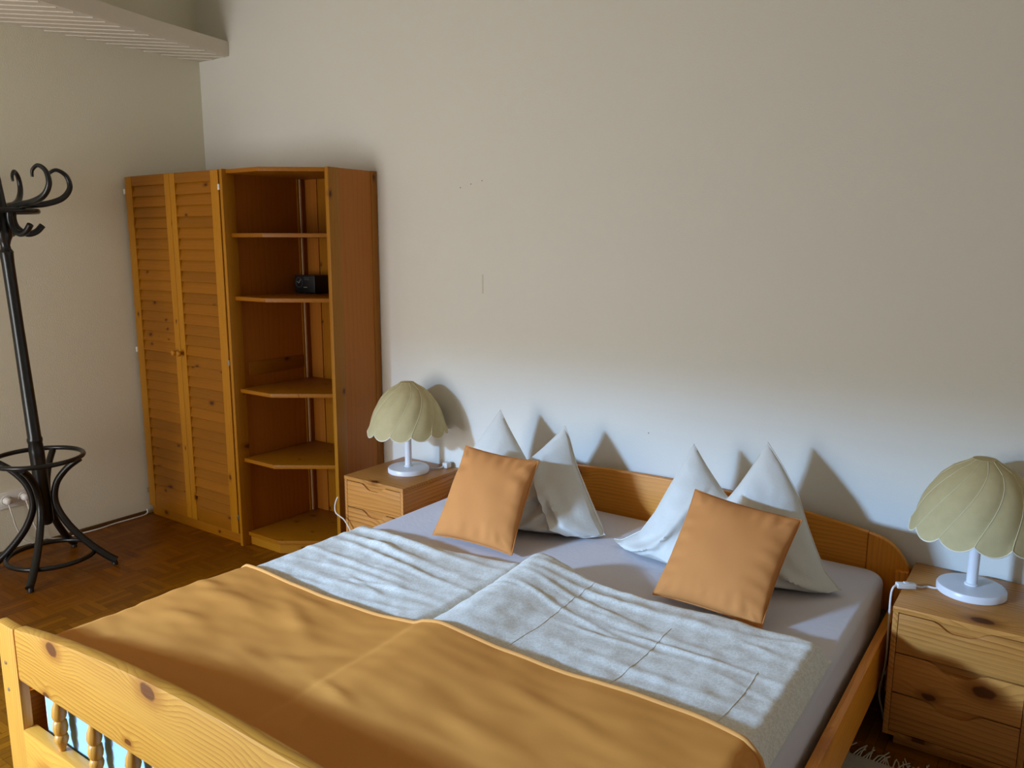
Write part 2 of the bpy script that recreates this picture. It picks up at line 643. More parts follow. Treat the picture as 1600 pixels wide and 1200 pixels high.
# ------------------------------------------------------------------ wardrobe with louvred doors
H = 1.952
wd = thing('louvre_wardrobe', 'tall pine wardrobe with two louvred doors in the left corner', 'wardrobe', (0, 0, 0))
MB().box(0.025, 0.043, -0.518, -0.01, 0, H).build('side_panel', CAB['zx'], wd, bevel=0.002)
MB().box(0.868, 0.884, -0.518, -0.01, 0, H).build('side_panel', CAB['zx'], wd, bevel=0.002)
MB().box(0.043, 0.868, -0.518, -0.01, H - 0.022, H).build('top_panel', CAB['xz'], wd, bevel=0.002)
MB().box(0.043, 0.868, -0.515, -0.01, 0.055, 0.073).build('bottom_panel', CAB['xz'], wd)
MB().box(0.043, 0.868, -0.022, -0.01, 0.073, H - 0.022).build('back_panel', VEN[2], wd, smooth=0)
MB().box(0.043, 0.868, -0.522, -0.506, 0, 0.058).build('plinth', CAB[0], wd, bevel=0.002)
slat_cache = {}


def louvre_door(xa, xb, sl, sr, knob_x, hinge_x, hz):
    zb, zt = 0.062, H - 0.004
    d = MB().box(xa, xa + sl, -0.540, -0.519, zb, zt).build('door', CABL[2], wd, bevel=0.002)
    MB().box(xb - sr, xb, -0.540, -0.519, zb, zt).build('stile', CABL[2], d, bevel=0.002)
    MB().box(xa + sl, xb - sr, -0.538, -0.521, zt - 0.052, zt).build('rail', CAB[0], d, bevel=0.002)
    MB().box(xa + sl, xb - sr, -0.538, -0.521, zb, zb + 0.085).build('rail', CAB[0], d, bevel=0.002)
    w_ = xb - sr - xa - sl
    n = 31
    a0, a1 = zb + 0.085, zt - 0.052
    p = (a1 - a0) / n
    key = round(w_, 4)
    if key not in slat_cache:
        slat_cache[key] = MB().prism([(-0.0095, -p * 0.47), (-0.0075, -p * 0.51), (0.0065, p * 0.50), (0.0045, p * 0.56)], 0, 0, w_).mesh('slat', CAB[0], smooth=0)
    for i in range(n):
        o = link('slat', slat_cache[key], d)
        o.location = (xa + sl, -0.529, a0 + (i + 0.5) * p)
    k = MB().lathe([(0.007, 0), (0.006, 0.012), (0.013, 0.018), (0.0165, 0.026), (0.014, 0.034), (0.006, 0.038)], (knob_x, -0.540, 1.003), 20, (0, -1, 0))
    k.build('knob', CABL[0], d)
    for z, mt in hz:
        MB().box(hinge_x - 0.006, hinge_x + 0.006, -0.546, -0.525, z - 0.014, z + 0.014).build('hinge', mt, d, bevel=0.002, label='white plastic hinge' if mt is WHITEP else 'small steel hinge')
    return d


louvre_door(0.033, 0.4545, 0.063, 0.047, 0.427, 0.029, ((1.87, WHITEP), (0.99, WHITEP), (0.15, METAL)))
louvre_door(0.4565, 0.872, 0.046, 0.062, 0.476, 0.879, ((1.865, WHITEP), (0.985, METAL), (0.155, METAL)))

# ------------------------------------------------------------------ open corner shelf unit
cs = thing('corner_shelf_unit', 'open pine end shelf unit with angled shelves beside the wardrobe', 'shelf', (0, 0, 0))
sp = MB().box(0.888, 0.908, -0.543, -0.47, 0, H).build('side_stile', CABL[2], cs, bevel=0.002)
MB().box(0.889, 0.901, -0.47, -0.01, 0, H - 0.002).build('side_panel', VEN['zx'], cs, smooth=0)
MB().box(0.901, 0.908, -0.075, -0.012, 0.06, H - 0.022).build('side_stile', CAB[2], cs, bevel=0.001)
MB().box(0.908, 0.913, -0.062, -0.052, 0.06, H - 0.022).build('corner_bead', plain('pale_bead', (0.62, 0.45, 0.27), rough=0.5), cs, smooth=0, label='pale vertical bead in the back corner')
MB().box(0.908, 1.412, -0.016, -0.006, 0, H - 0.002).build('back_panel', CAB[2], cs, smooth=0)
MB().box(0.908, 1.0, -0.022, -0.016, 0.06, H - 0.022).build('back_stile', VEN[2], cs, smooth=0)
# right hand side: framed panel
MB().box(1.408, 1.432, -0.332, -0.262, 0, H).build('side_stile', CABL['zx'], cs, bevel=0.003)
MB().box(1.408, 1.432, -0.045, -0.004, 0, H).build('side_stile', CAB['zx'], cs, bevel=0.002)
MB().box(1.411, 1.4285, -0.262, -0.045, 0, H - 0.001).build('side_panel', VEN_LIT['zx'], cs, smooth=0)
poly = [(0.9085, -0.505), (1.15, -0.505), (1.4075, -0.325), (1.4075, -0.023), (0.9085, -0.023)]
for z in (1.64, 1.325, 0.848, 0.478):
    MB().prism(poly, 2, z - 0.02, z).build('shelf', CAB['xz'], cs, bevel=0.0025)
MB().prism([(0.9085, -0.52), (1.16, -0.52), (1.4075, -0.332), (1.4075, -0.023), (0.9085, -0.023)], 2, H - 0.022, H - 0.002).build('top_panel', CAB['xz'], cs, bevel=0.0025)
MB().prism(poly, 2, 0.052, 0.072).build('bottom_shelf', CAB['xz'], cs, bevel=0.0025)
MB().prism([(0.9085, -0.49), (1.145, -0.49), (1.4075, -0.31), (1.4075, -0.295), (1.14, -0.475), (0.9085, -0.475)], 2, 0.0, 0.052).build('plinth', CABL[0], cs, smooth=0)
MB().box(0.9015, 0.9075, -0.44, -0.08, 0.91, 0.98).build('cross_rail', CAB[1], cs, bevel=0.002)

# clock radio on the shelf
ck = thing('clock_radio', 'small black clock radio standing on the second shelf', 'clock', (0.998, -0.085, 1.325))
MB().box(-0.072, 0.088, -0.05, 0.052, 0.003, 0.098).build('case', BLACKP, ck, bevel=0.006)
for sx in (-0.055, 0.07):
    MB().box(sx - 0.01, sx + 0.01, -0.03, 0.03, 0, 0.004).build('foot', BLACKP, ck, smooth=0)
MB().tube([(-0.035 + 0.026 * math.cos(a), -0.0505, 0.058 + 0.026 * math.sin(a)) for a in [2 * PI * k / 24 for k in range(24)]], 0.0012, 6, True).build('dial_ring', plain('dial_grey', (0.1, 0.1, 0.1)), ck)
MB().tube([(-0.035, -0.0515, 0.055), (-0.022, -0.0515, 0.074)], 0.0018, 6).build('clock_hand', GREYP, ck)
MB().tube([(-0.035, -0.0515, 0.055), (-0.05, -0.0515, 0.063)], 0.0018, 6).build('clock_hand', GREYP, ck)
for z, xa, xb in ((0.082, 0.005, 0.045), (0.073, 0.005, 0.045), (0.032, 0.0, 0.028)):
    MB().box(xa, xb, -0.0512, -0.0498, z, z + 0.003).build('front_print', plain('dim_print', (0.09, 0.09, 0.09)) if z > 0.05 else GREYP, ck, smooth=0)

# ------------------------------------------------------------------ coat stand
cx, cy = 0.385, -1.265
LX, LY = -0.040, -0.026          # lean per metre of height


def axis_at(z):
    return Vector((LX * z, LY * z, z))


rk = thing('coat_stand', 'black bentwood coat stand with curled hooks by the left wall', 'coat stand', (cx, cy, 0))
ax = Vector((LX, LY, 1)).normalized()
MB().lathe([(0.006, 0.225), (0.020, 0.23), (0.031, 0.25), (0.034, 0.60), (0.031, 0.64), (0.034, 0.65), (0.034, 0.66), (0.030, 0.67), (0.0285, 0.95), (0.0265, 1.2), (0.027, 1.50),
            (0.029, 1.545), (0.031, 1.55), (0.022, 1.565), (0.02, 1.58), (0.026, 1.60), (0.036, 1.62), (0.038, 1.70), (0.034, 1.745), (0.028, 1.78), (0.022, 1.88), (0.017, 1.935),
            (0.02, 1.94), (0.02, 1.95), (0.012, 1.965), (0.004, 1.97)], (0, 0, 0), 28, ax).build('pole', BLACK, rk)


def ring(z, r, rad, name):
    c = axis_at(z)
    return MB().tube([c + Vector((r * math.cos(2 * PI * k / 48), r * math.sin(2 * PI * k / 48), 0)) for k in range(48)], rad, 10, True).build(name, BLACK, rk)


ring(0.565, 0.197, 0.0115, 'umbrella_ring')
ring(0.072, 0.195, 0.0115, 'foot_ring')
ring(1.735, 0.150, 0.0125, 'hook_ring')
for k in range(4):
    a = PI / 4 + k * PI / 2
    d = Vector((math.cos(a), math.sin(a), 0))
    prof = [(0.293, 0.022), (0.245, 0.055), (0.175, 0.12), (0.096, 0.22), (0.051, 0.33), (0.066, 0.43), (0.122, 0.505), (0.188, 0.553)]
    pts = catmull([axis_at(z) * 1.0 + d * r for r, z in prof], 6)
    lg = MB().tube(pts, [lerp(0.0185, 0.0155, i / (len(pts) - 1)) for i in range(len(pts))], 12).build('leg', BLACK, rk)
    MB().lathe([(0.012, 0), (0.014, 0.003), (0.012, 0.018), (0.008, 0.024)], d * 0.283, 14).build('foot_cap', BLACKP, lg)
for k in range(6):
    a = math.radians(18 + 60 * k)
    d = Vector((math.cos(a), math.sin(a), 0))
    prof = [(0.165, 1.672), (0.135, 1.642), (0.095, 1.632), (0.058, 1.66), (0.048, 1.705), (0.062, 1.745), (0.11, 1.762), (0.19, 1.772), (0.265, 1.80), (0.305, 1.85),
            (0.298, 1.905), (0.258, 1.932), (0.222, 1.912), (0.217, 1.882)]
    pts = catmull([axis_at(z) + d * r for r, z in prof], 6)
    m = len(pts) - 1
    MB().tube(pts, [0.0145 if i / m < 0.6 else lerp(0.0145, 0.006, (i / m - 0.6) / 0.4) for i in range(m + 1)], 10).build('hook', BLACK, rk)

# ------------------------------------------------------------------ wall socket, plugs, cables
so = thing('socket_strip', 'white double wall socket low on the left wall', 'socket', (0, -1.255, 0.285))
MB().box(0.0, 0.012, -0.085, 0.085, -0.042, 0.042).build('plate', WHITEP, so, bevel=0.003)
for yy in (-0.042, 0.042):
    MB().tube([(0.012, yy + 0.024 * math.cos(2 * PI * k / 24), 0.024 * math.sin(2 * PI * k / 24)) for k in range(24)], 0.003, 6, True).build('socket_rim', WHITEP, so)
for yy, end, lab in ((-1.297, (0.07, -1.12), 'round white plug in the front socket with its cable'), (-1.213, (0.05, -1.05), 'flat white plug in the rear socket with its cable')):
    pl = thing('power_plug', lab, 'plug', (0.0, yy, 0.285), 0, 'plugs in the wall socket')
    MB().lathe([(0.019, 0.012), (0.019, 0.03), (0.013, 0.045), (0.008, 0.048)], (0, 0, 0), 18, (1, 0, 0)).build('plug_body', WHITEP, pl)
    cab = catmull([(0.035, 0, -0.012), (0.045, 0.005, -0.06), (0.03, 0.03, -0.16), (0.025, 0.07, -0.24), (end[0] - 0.03, end[1] - yy, -0.2795)], 8)
    MB().tube(cab, 0.0035, 8).build('cable', WHITEP, pl)
fc = MB().tube(catmull([(0.03, -1.05, 0.005), (0.028, -0.95, 0.005), (0.035, -0.85, 0.005), (0.024, -0.75, 0.005), (0.026, -0.65, 0.005), (0.02, -0.56, 0.006), (0.008, -0.545, 0.03)], 8), 0.004, 8).build('floor_cable', WHITEP)
tag(fc, 'white cable lying along the foot of the left wall', 'cable')


# ------------------------------------------------------------------ nightstands
def nightstand(label, loc):
    t = thing('nightstand', label, 'nightstand', loc, 0, 'pine nightstands beside the bed')
    W, D, Z = 0.385, 0.425, 0.481
    MB().box(0, W, -D, 0, Z - 0.018, Z).build('top', NSW['xz'], t, bevel=0.002)
    MB().box(0.001, 0.017, -D + 0.001, -0.002, 0.045, Z - 0.018).build('side_panel', NSW['yx'], t, bevel=0.0015)
    MB().box(W - 0.017, W - 0.001, -D + 0.001, -0.002, 0.045, Z - 0.018).build('side_panel', NSW['yx'], t, bevel=0.0015)
    MB().box(0.017, W - 0.017, -0.012, -0.004, 0.05, Z - 0.018).build('back_panel', NSW[0], t, smooth=0)
    MB().box(0.017, W - 0.017, -D + 0.003, -0.012, 0.045, 0.058).build('bottom_panel', NSW['xz'], t)
    MB().box(0.03, W - 0.03, -D + 0.04, -D + 0.055, 0, 0.045).build('plinth', NSW[0], t)
    MB().box(0.03, 0.045, -D + 0.055, -0.03, 0, 0.045).build('plinth', NSW[1], t)
    MB().box(W - 0.045, W - 0.03, -D + 0.055, -0.03, 0, 0.045).build('plinth', NSW[1], t)
    zs = [0.0600, 0.1945, 0.329, 0.4625]
    for i in range(3):
        a, b_ = zs[i] + 0.0015, zs[i + 1] - 0.0035
        xm = W / 2
        cut = [(xm + 0.078, b_), (xm + 0.062, b_ - 0.006), (xm + 0.040, b_ - 0.022), (xm + 0.025, b_ - 0.027), (xm - 0.025, b_ - 0.027), (xm - 0.040, b_ - 0.022), (xm - 0.062, b_ - 0.006), (xm - 0.078, b_)]
        poly = [(0.0185, a), (W - 0.0185, a), (W - 0.0185, b_)] + cut + [(0.0185, b_)]
        dr = MB().prism(poly, 1, -D + 0.002, -D + 0.020).build('drawer', NSW[0], t, bevel=0.0012, smooth=25)
        MB().box(0.03, W - 0.03, -0.06, -0.05, a + 0.006, b_ - 0.035).build('drawer_back', NSW[0], dr, smooth=0)
        MB().box(0.03, W - 0.03, -D + 0.02, -0.06, a + 0.006, a + 0.014).build('drawer_floor', NSW['xz'], dr, smooth=0)
        MB().box(0.024, 0.034, -D + 0.02, -0.05, a + 0.006, b_ - 0.03).build('drawer_side', NSW[1], dr, smooth=0)
        MB().box(W - 0.034, W - 0.024, -D + 0.02, -0.05, a + 0.006, b_ - 0.03).build('drawer_side', NSW[1], dr, smooth=0)
        # drawer boards stop the view into the box
        MB().box(xm - 0.085, xm + 0.085, -D + 0.0125, -D + 0.0195, b_ - 0.035, b_ - 0.0002).build('finger_recess', NSW[0], dr, smooth=0)
    return t


nightstand('pine nightstand with three scooped drawers between the shelf unit and the bed', (1.578, -0.006, 0))
nightstand('pine nightstand with three scooped drawers at the right edge, switch lying on it', (4.034, -0.006, 0))
ZN = 0.481


# ------------------------------------------------------------------ table lamps
def lamp(label, loc, rot):
    t = thing('table_lamp', label, 'lamp', loc, rot, 'white bedside lamps with scalloped shades')
    MB().lathe([(0.098, 0.0), (0.1015, 0.003), (0.1015, 0.019), (0.098, 0.025), (0.090, 0.027), (0.02, 0.0275)], (0, 0, 0), 56).build('base', WHITEL, t)
    MB().lathe([(0.021, 0.0275), (0.021, 0.032), (0.0168, 0.035), (0.0168, 0.30), (0.010, 0.303)], (0, 0, 0), 28).build('stem', WHITEL, t)
    MB().lathe([(0.014, 0.303), (0.016, 0.31), (0.016, 0.345), (0.012, 0.35)], (0, 0, 0), 20).build('bulb_holder', WHITEP, t)
    MB().lathe([(0.010, 0.35), (0.014, 0.36), (0.026, 0.385), (0.026, 0.40), (0.016, 0.418), (0.003, 0.424)], (0, 0, 0), 20).build('bulb', WHITEP, t)
    NP = 12
    TV = [0, .12, .27, .42, .57, .72, .87, .95, 1.0]
    TR = [.194, .182, .170, .157, .140, .117, .083, .050, .034]

    def prof_r(v):
        for k in range(len(TV) - 1):
            if v <= TV[k + 1] + 1e-9:
                t = (v - TV[k]) / (TV[k + 1] - TV[k])
                return lerp(TR[k], TR[k + 1], t)
        return TR[-1]
    SW = math.radians(46)

    def surf(u, v, off=0.0):
        """u around 0..1, v 0 rim .. 1 top"""
        k = u * NP
        fr_ = k - math.floor(k)
        bulge = math.sin(PI * fr_)
        r0 = prof_r(v)
        r = r0 + 0.007 * bulge * math.sin(PI * min(1, v * 0.85 + 0.15)) + off
        z = 0.218 + 0.230 * v - 0.024 * bulge ** 0.75 * (1 - v) ** 3
        a = 2 * PI * u + SW * v ** 1.2
        return Vector((r * math.cos(a), r * math.sin(a), z))
    nu, nv = NP * 8, 22
    mb = MB()
    vs = []
    for off in (0.0, -0.0022):
        for j in range(nv + 1):
            for i in range(nu):
                vs.append(surf(i / nu, j / nv, off))
    fs = []
    M = nu * (nv + 1)
    for j in range(nv):
        for i in range(nu):
            i2 = (i + 1) % nu
            q = (j * nu + i, j * nu + i2, (j + 1) * nu + i2, (j + 1) * nu + i)
            fs.append(q)
            fs.append(tuple(M + x for x in q)[::-1])
    for i in range(nu):
        i2 = (i + 1) % nu
        fs.append((i, M + i, M + i2, i2))
        fs.append((nv * nu + i, nv * nu + i2, M + nv * nu + i2, M + nv * nu + i))
    mb.add(vs, fs)
    sh = mb.build('shade', SHADE, t, smooth=75)
    for k in range(NP):
        MB().tube([surf(k / NP + 1e-6, v / 18, 0.0002) for v in range(19)], 0.0012, 6).build('seam', SEAM, sh)
    MB().tube([surf(i / nu, 0, 0) for i in range(nu)], 0.0022, 6, True).build('rim_piping', PIPING, sh)
    MB().lathe([(0.0345, 0.4470), (0.034, 0.4495), (0.02, 0.4505), (0.004, 0.4505)], (0, 0, 0), 36).build('top_cap', SHADE, sh)
    cr = MB()
    for k in range(3):
        a = 2 * PI * k / 3
        cr.tube([(0.016 * math.cos(a), 0.016 * math.sin(a), 0.345), (0.03 * math.cos(a), 0.03 * math.sin(a), 0.40), (0.032 * math.cos(a), 0.032 * math.sin(a), 0.446)], 0.0015, 6)
    cr.build('shade_carrier', METAL, sh)
    return t


lampL = lamp('white table lamp with olive scalloped shade on the nightstand by the shelf unit', (1.787, -0.197, ZN), 0.3)
lampR = lamp('white table lamp with olive scalloped shade at the right edge of the photo', (4.222, -0.178, ZN), 0.05)
# right cord with inline switch, left cord over the far edge (built in lamp coordinates)


def cord(lampo, pts, name='cord', rad=0.0032, sub=10):
    Mi = Matrix.Translation(lampo.location) @ Matrix.Rotation(lampo.rotation_euler.z, 4, 'Z')
    Mi = Mi.inverted()
    return MB().tube([Mi @ p for p in catmull(pts, sub)], rad, 8).build(name, WHITEP, lampo)


cord(lampR, [(4.142, -0.215, 0.49), (4.125, -0.222, 0.4865), (4.10, -0.225, 0.4865), (4.086, -0.245, 0.488), (4.068, -0.262, 0.494)])
sw_a, sw_b = Vector((4.069, -0.261, 0.4945)), Vector((4.020, -0.300, 0.4985))
Mi = (Matrix.Translation(lampR.location) @ Matrix.Rotation(lampR.rotation_euler.z, 4, 'Z')).inverted()
dirv = (sw_b - sw_a)
swq = dirv.to_track_quat('X', 'Z')
swm = MB()
for p_ in (MB().box(0, dirv.length, -0.0105, 0.0105, -0.0085, 0.0085),):
    swm.add([Mi @ (sw_a + swq @ Vector(q)) for q in p_.v], p_.f)
sw = swm.build('cord_switch', WHITEP, lampR, bevel=0.003)
rb = MB()
bx = MB().box(dirv.length * 0.38, dirv.length * 0.62, -0.006, 0.006, 0.0085, 0.0115)
rb.add([Mi @ (sw_a + swq @ Vector(q)) for q in bx.v], bx.f)
rb.build('rocker', WHITEL, sw, bevel=0.001)
cord(lampR, [(4.020, -0.300, 0.4985), (4.0125, -0.315, 0.492), (4.009, -0.322, 0.46), (4.0125, -0.335, 0.36), (4.0145, -0.34, 0.25), (4.004, -0.325, 0.16), (4.001, -0.32, 0.11), (4.012, -0.315, 0.06), (4.018, -0.30, 0.02)])
cord(lampL, [(1.835, -0.125, 0.49), (1.86, -0.10, 0.4865), (1.885, -0.075, 0.4865), (1.895, -0.045, 0.495)])
pL = MB().box(1.885, 1.915, -0.055, -0.02, 0.482, 0.51)
Ml = (Matrix.Translation(lampL.location) @ Matrix.Rotation(lampL.rotation_euler.z, 4, 'Z')).inverted()
MB().add([Ml @ Vector(q) for q in pL.v], pL.f).build('plug', WHITEP, lampL, bevel=0.004)
lc = MB().tube(catmull([(1.551, -0.45, 0.372), (1.541, -0.455, 0.35), (1.540, -0.462, 0.32), (1.552, -0.468, 0.296), (1.575, -0.462, 0.28), (1.60, -0.455, 0.26), (1.64, -0.452, 0.20), (1.66, -0.455, 0.10), (1.62, -0.47, 0.02), (1.56, -0.49, 0.004)], 8), 0.0032, 8).build('loose_cord', WHITEP)
tag(lc, 'thin white cord looping in front of the nightstand beside the shelf unit', 'cord')

# ------------------------------------------------------------------ bed frame
bed = thing('double_bed', 'pine double bed with arched headboard and spindle footboard', 'bed', (0, 0, 0))
BX0, BX1 = 2.05, 4.03
BC = (BX0 + BX1) / 2


def head_top(x):
    return 0.637 - 0.075 * abs((x - 3.06) / 0.9) ** 2.2


hp = [(2.20 + (3.88 - 2.20) * i / 28, 0) for i in range(29)]
poly = [(x, head_top(x)) for x, _ in hp] + [(3.88, 0.16), (2.20, 0.16)]
hb = MB().prism(poly, 1, -0.062, -0.034).build('headboard', PINED[0], bed, bevel=0.004, smooth=30)
for s in (-1, 1):
    xa, xe = (3.881, 4.024) if s > 0 else (2.199, 2.056)
    pl = []
    for i in range(15):
        t = i / 14
        x = lerp(xa, xe, t)
        z = lerp(head_top(3.88), head_top(3.88) - 0.035, t) - 0.075 * max(0, t - 0.25) ** 2.4 / 0.75 ** 2.4
        pl.append((x, z))
    poly = pl + [(xe, 0.30), (xa, 0.30)]
    cap = MB().prism(poly, 1, -0.064, -0.033).build('headboard_end', PINED[2], hb, bevel=0.004, smooth=30)
    lx = (xa + (xe - xa) * 0.70, xe)
    MB().box(min(lx), max(lx), -0.084, -0.010, 0.0, 0.463).build('head_post', PINED[2], bed, bevel=0.004)
# side rails
for s, (xa, xb) in ((-1, (2.066, 2.094)), (1, (3.976, 4.004))):
    MB().box(xa, xb, -2.127, -0.085, 0.165, 0.335).build('side_rail', PINED['yx'], bed, bevel=0.004)
for k in range(9):
    y = -0.20 - k * 0.225
    MB().box(2.10, 3.97, y - 0.035, y + 0.035, 0.20, 0.218).build('slat', PINE['xz'], bed, smooth=0)
# footboard
FY0, FY1 = -2.170, -2.138


def foot_top(x):
    return 0.572 + 0.070 * (1 - abs((x - BC) / 0.89) ** 2.0)


for s in (-1, 1):
    xa, xb = (2.052, 2.152) if s < 0 else (3.928, 4.028)
    ps = MB().box(xa, xb, FY0 - 0.001, FY0 + 0.028, 0.0, 0.570).build('foot_post', PINE[2], bed, bevel=0.008)
    for z in (0.455, 0.375):
        MB().lathe([(0.0055, 0), (0.0055, 0.002), (0.003, 0.0025)], ((xa + xb) / 2 - 0.012, FY0 - 0.0005, z), 14, (0, -1, 0)).build('screw', METAL, ps)
n = 30
xs = [lerp(2.1525, 3.9275, i / n) for i in range(n + 1)]
poly = [(x, foot_top(x)) for x in xs] + [(3.9275, 0.422), (2.1525, 0.422)]
MB().prism(poly, 1, FY0, FY1).build('foot_rail', PINE[0], bed, bevel=0.009, smooth=30)
MB().box(2.1525, 3.9275, FY0 - 0.002, FY1 + 0.002, 0.085, 0.275).build('foot_rail', PINE[0], bed, bevel=0.004)
spm = None
for k in range(10):
    x = 2.333 + k * 0.176
    if x > 3.9:
        break
    if spm is None:
        spm = MB().lathe([(0.008, 0.0), (0.0085, 0.006), (0.0165, 0.028), (0.0175, 0.036), (0.015, 0.046), (0.0125, 0.048), (0.0165, 0.054), (0.0185, 0.066), (0.0165, 0.084), (0.0125, 0.088),
                          (0.016, 0.094), (0.0185, 0.104), (0.0165, 0.122), (0.011, 0.138), (0.009, 0.147)], (0, 0, 0), 24).mesh('spindle', PINE[2])
    o = link('spindle', spm, bed)
    o.location = (x, (FY0 + FY1) / 2, 0.275)

# ------------------------------------------------------------------ mattress
MX0, MX1, MY0, MY1, MZ0, MZ1 = 2.125, 3.955, -2.122, -0.068, 0.222, 0.450
mm = MB()


def rounded_slab(mb, x0, x1, y0, y1, z0, z1, rc, re, n=8):
    """slab with rounded plan corners (rc) and rounded top/bottom edges (re)"""
    def ringpts(inset):
        r = max(rc - inset, 0.002)
        pts = []
        for cxx, cyy, a0 in ((x1 - rc, y1 - rc, 0), (x0 + rc, y1 - rc, PI / 2), (x0 + rc, y0 + rc, PI), (x1 - rc, y0 + rc, 1.5 * PI)):
            for k in range(n + 1):
                a = a0 + PI / 2 * k / n
                pts.append((cxx + r * math.cos(a), cyy + r * math.sin(a)))
        return pts
    rows = []
    m = 6
    for k in range(m + 1):
        a = PI / 2 * k / m
        rows.append((re * (1 - math.sin(a)), z0 + re * (1 - math.cos(a))))
    for k in range(m + 1):
        a = PI / 2 * k / m
        rows.append((re * (1 - math.cos(a)), z1 - re * (1 - math.sin(a))))
    vs = []
    for ins, z in rows:
        vs += [(x, y, z) for x, y in ringpts(ins)]
    k = 4 * (n + 1)
    fs = []
    for r in range(len(rows) - 1):
        for i in range(k):
            j = (i + 1) % k
            fs.append((r * k + i, r * k + j, (r + 1) * k + j, (r + 1) * k + i))
    fs.append(tuple(range(k))[::-1])
    fs.append(tuple((len(rows) - 1) * k + i for i in range(k)))
    mb.add(vs, fs)


rounded_slab(mm, MX0, MX1, MY0, MY1, MZ0, MZ1, 0.075, 0.030)
mat = mm.build('mattress', SHEET, smooth=60)
tag(mat, 'wide mattress under a pale lilac-white fitted sheet', 'mattress')
LBLUE = plain('light_blue_cotton', (0.30, 0.43, 0.57), rough=0.9, spec=0.2)


def foot_cloth(u, v):
    x = lerp(2.20, 3.88, u)
    return (x, -2.1275 + 0.0025 * noise.noise(Vector((x * 9, v * 2, 4.0))) + 0.0012 * math.sin(x * 31 + v * 3), lerp(0.235, 0.43, v))


fcl = MB().grid(foot_cloth, 90, 12).build('foot_cloth', LBLUE, mat, smooth=80, label='light blue cloth tucked over the foot end')
sdm = fcl.modifiers.new('thickness', 'SOLIDIFY')
sdm.thickness = 0.002


# ------------------------------------------------------------------ duvets and bedspread
def nz(x, y, s, seed=0.0):
    return noise.noise(Vector((x * s, y * s, seed)))


CRE = []
rr = random.Random(11)


def crease(x, y, ang, ln, wd_, h):
    CRE.append((x, y, math.cos(ang), math.sin(ang), ln, wd_, h))


# transverse folds of the left duvet, mostly along x
for (x, y, a, ln, wd_, h) in ((2.45, -0.93, -0.05, 0.30, 0.022, 0.014), (2.42, -1.02, -0.10, 0.33, 0.020, 0.011), (2.55, -1.10, -0.12, 0.30, 0.016, 0.010),
                              (2.40, -1.18, -0.05, 0.26, 0.016, 0.007), (2.62, -1.24, -0.05, 0.25, 0.02, 0.007), (2.50, -1.32, 0.05, 0.25, 0.02, 0.006),
                              (3.25, -0.91, 0.10, 0.22, 0.014, 0.010), (3.32, -0.97, 0.02, 0.24, 0.014, 0.009), (3.30, -1.04, -0.12, 0.24, 0.013, 0.008),
                              (3.26, -1.12, -0.2, 0.22, 0.012, 0.007), (3.45, -1.08, -0.06, 0.2, 0.016, 0.006), (3.62, -1.13, -0.04, 0.2, 0.010, 0.008),
                              (3.42, -1.18, 0.02, 0.16, 0.010, 0.006), (3.55, -0.95, 0.0, 0.3, 0.02, 0.006), (3.60, -1.30, -0.05, 0.3, 0.02, 0.005)):
    crease(x, y, a, ln, wd_, h)
for i in range(14):
    crease(rr.uniform(2.25, 3.85), rr.uniform(-1.40, -0.92), rr.uniform(-0.25, 0.2), rr.uniform(0.06, 0.16), rr.uniform(0.006, 0.012), rr.uniform(0.002, 0.005))


def creases(x, y):
    s = 0
    for (a, b, c, d, ln, wd_, h) in CRE:
        dx, dy = x - a, y - b
        al, ac = dx * c + dy * d, -dx * d + dy * c
        if abs(al) > 2.2 * ln or abs(ac) > 3 * wd_:
            continue
        s += 0.8 * h * math.exp(-(al / ln) ** 2 - (ac / wd_) ** 2)
    return s


def ridge(x, y):
    """hump where the right duvet overlaps the left one"""
    xr = 3.045 + 0.03 * math.sin(y * 2.2)
    wl_, wr_ = 0.075, 0.17
    k = (x - xr) / (wl_ if x < xr else wr_)
    fade = lerp(0.30, 1.0, sstep(-1.62, -0.92, y))
    return 0.054 * math.exp(-k * k) * fade


def bed_height(x, y):
    """top of the duvets without small folds"""
    z = 0.487 + 0.012 * nz(x, y, 2.3, 3.1) + 0.006 * nz(x, y, 6, 8.2)
    z += 0.012 * sstep(2.6, 3.0, x)
    z += ridge(x, y)
    # roll down over the left edge of the mattress
    dl = lerp(2.175, 2.115, sstep(-1.3, -1.95, y)) - x
    if dl > 0:
        z -= 1.9 * dl ** 1.35
    dr = x - 3.90
    if dr > 0:
        z -= 4.6 * dr ** 1.6
    return z


def closed_cloth(name, mat_, fn_top, fn_bot, nu, nv):
    mb = MB()
    top = [fn_top(i / nu, j / nv) for j in range(nv + 1) for i in range(nu + 1)]
    bot = [fn_bot(i / nu, j / nv, top[j * (nu + 1) + i]) for j in range(nv + 1) for i in range(nu + 1)]
    M = len(top)
    fs = []
    for j in range(nv):
        for i in range(nu):
            a = j * (nu + 1) + i
            q = (a, a + 1, a + nu + 2, a + nu + 1)
            fs.append(q)
            fs.append(tuple(M + k for k in q)[::-1])
    border = [i for i in range(nu + 1)] + [(j * (nu + 1) + nu) for j in range(1, nv + 1)] + [nv * (nu + 1) + i for i in range(nu - 1, -1, -1)] + [j * (nu + 1) for j in range(nv - 1, 0, -1)]
    for a, b in zip(border, border[1:] + border[:1]):
        fs.append((a, M + a, M + b, b))
    mb.add(top + bot, fs)
    return mb.build(name, mat_, smooth=70)


DY0, DY1 = -2.105, -0.845


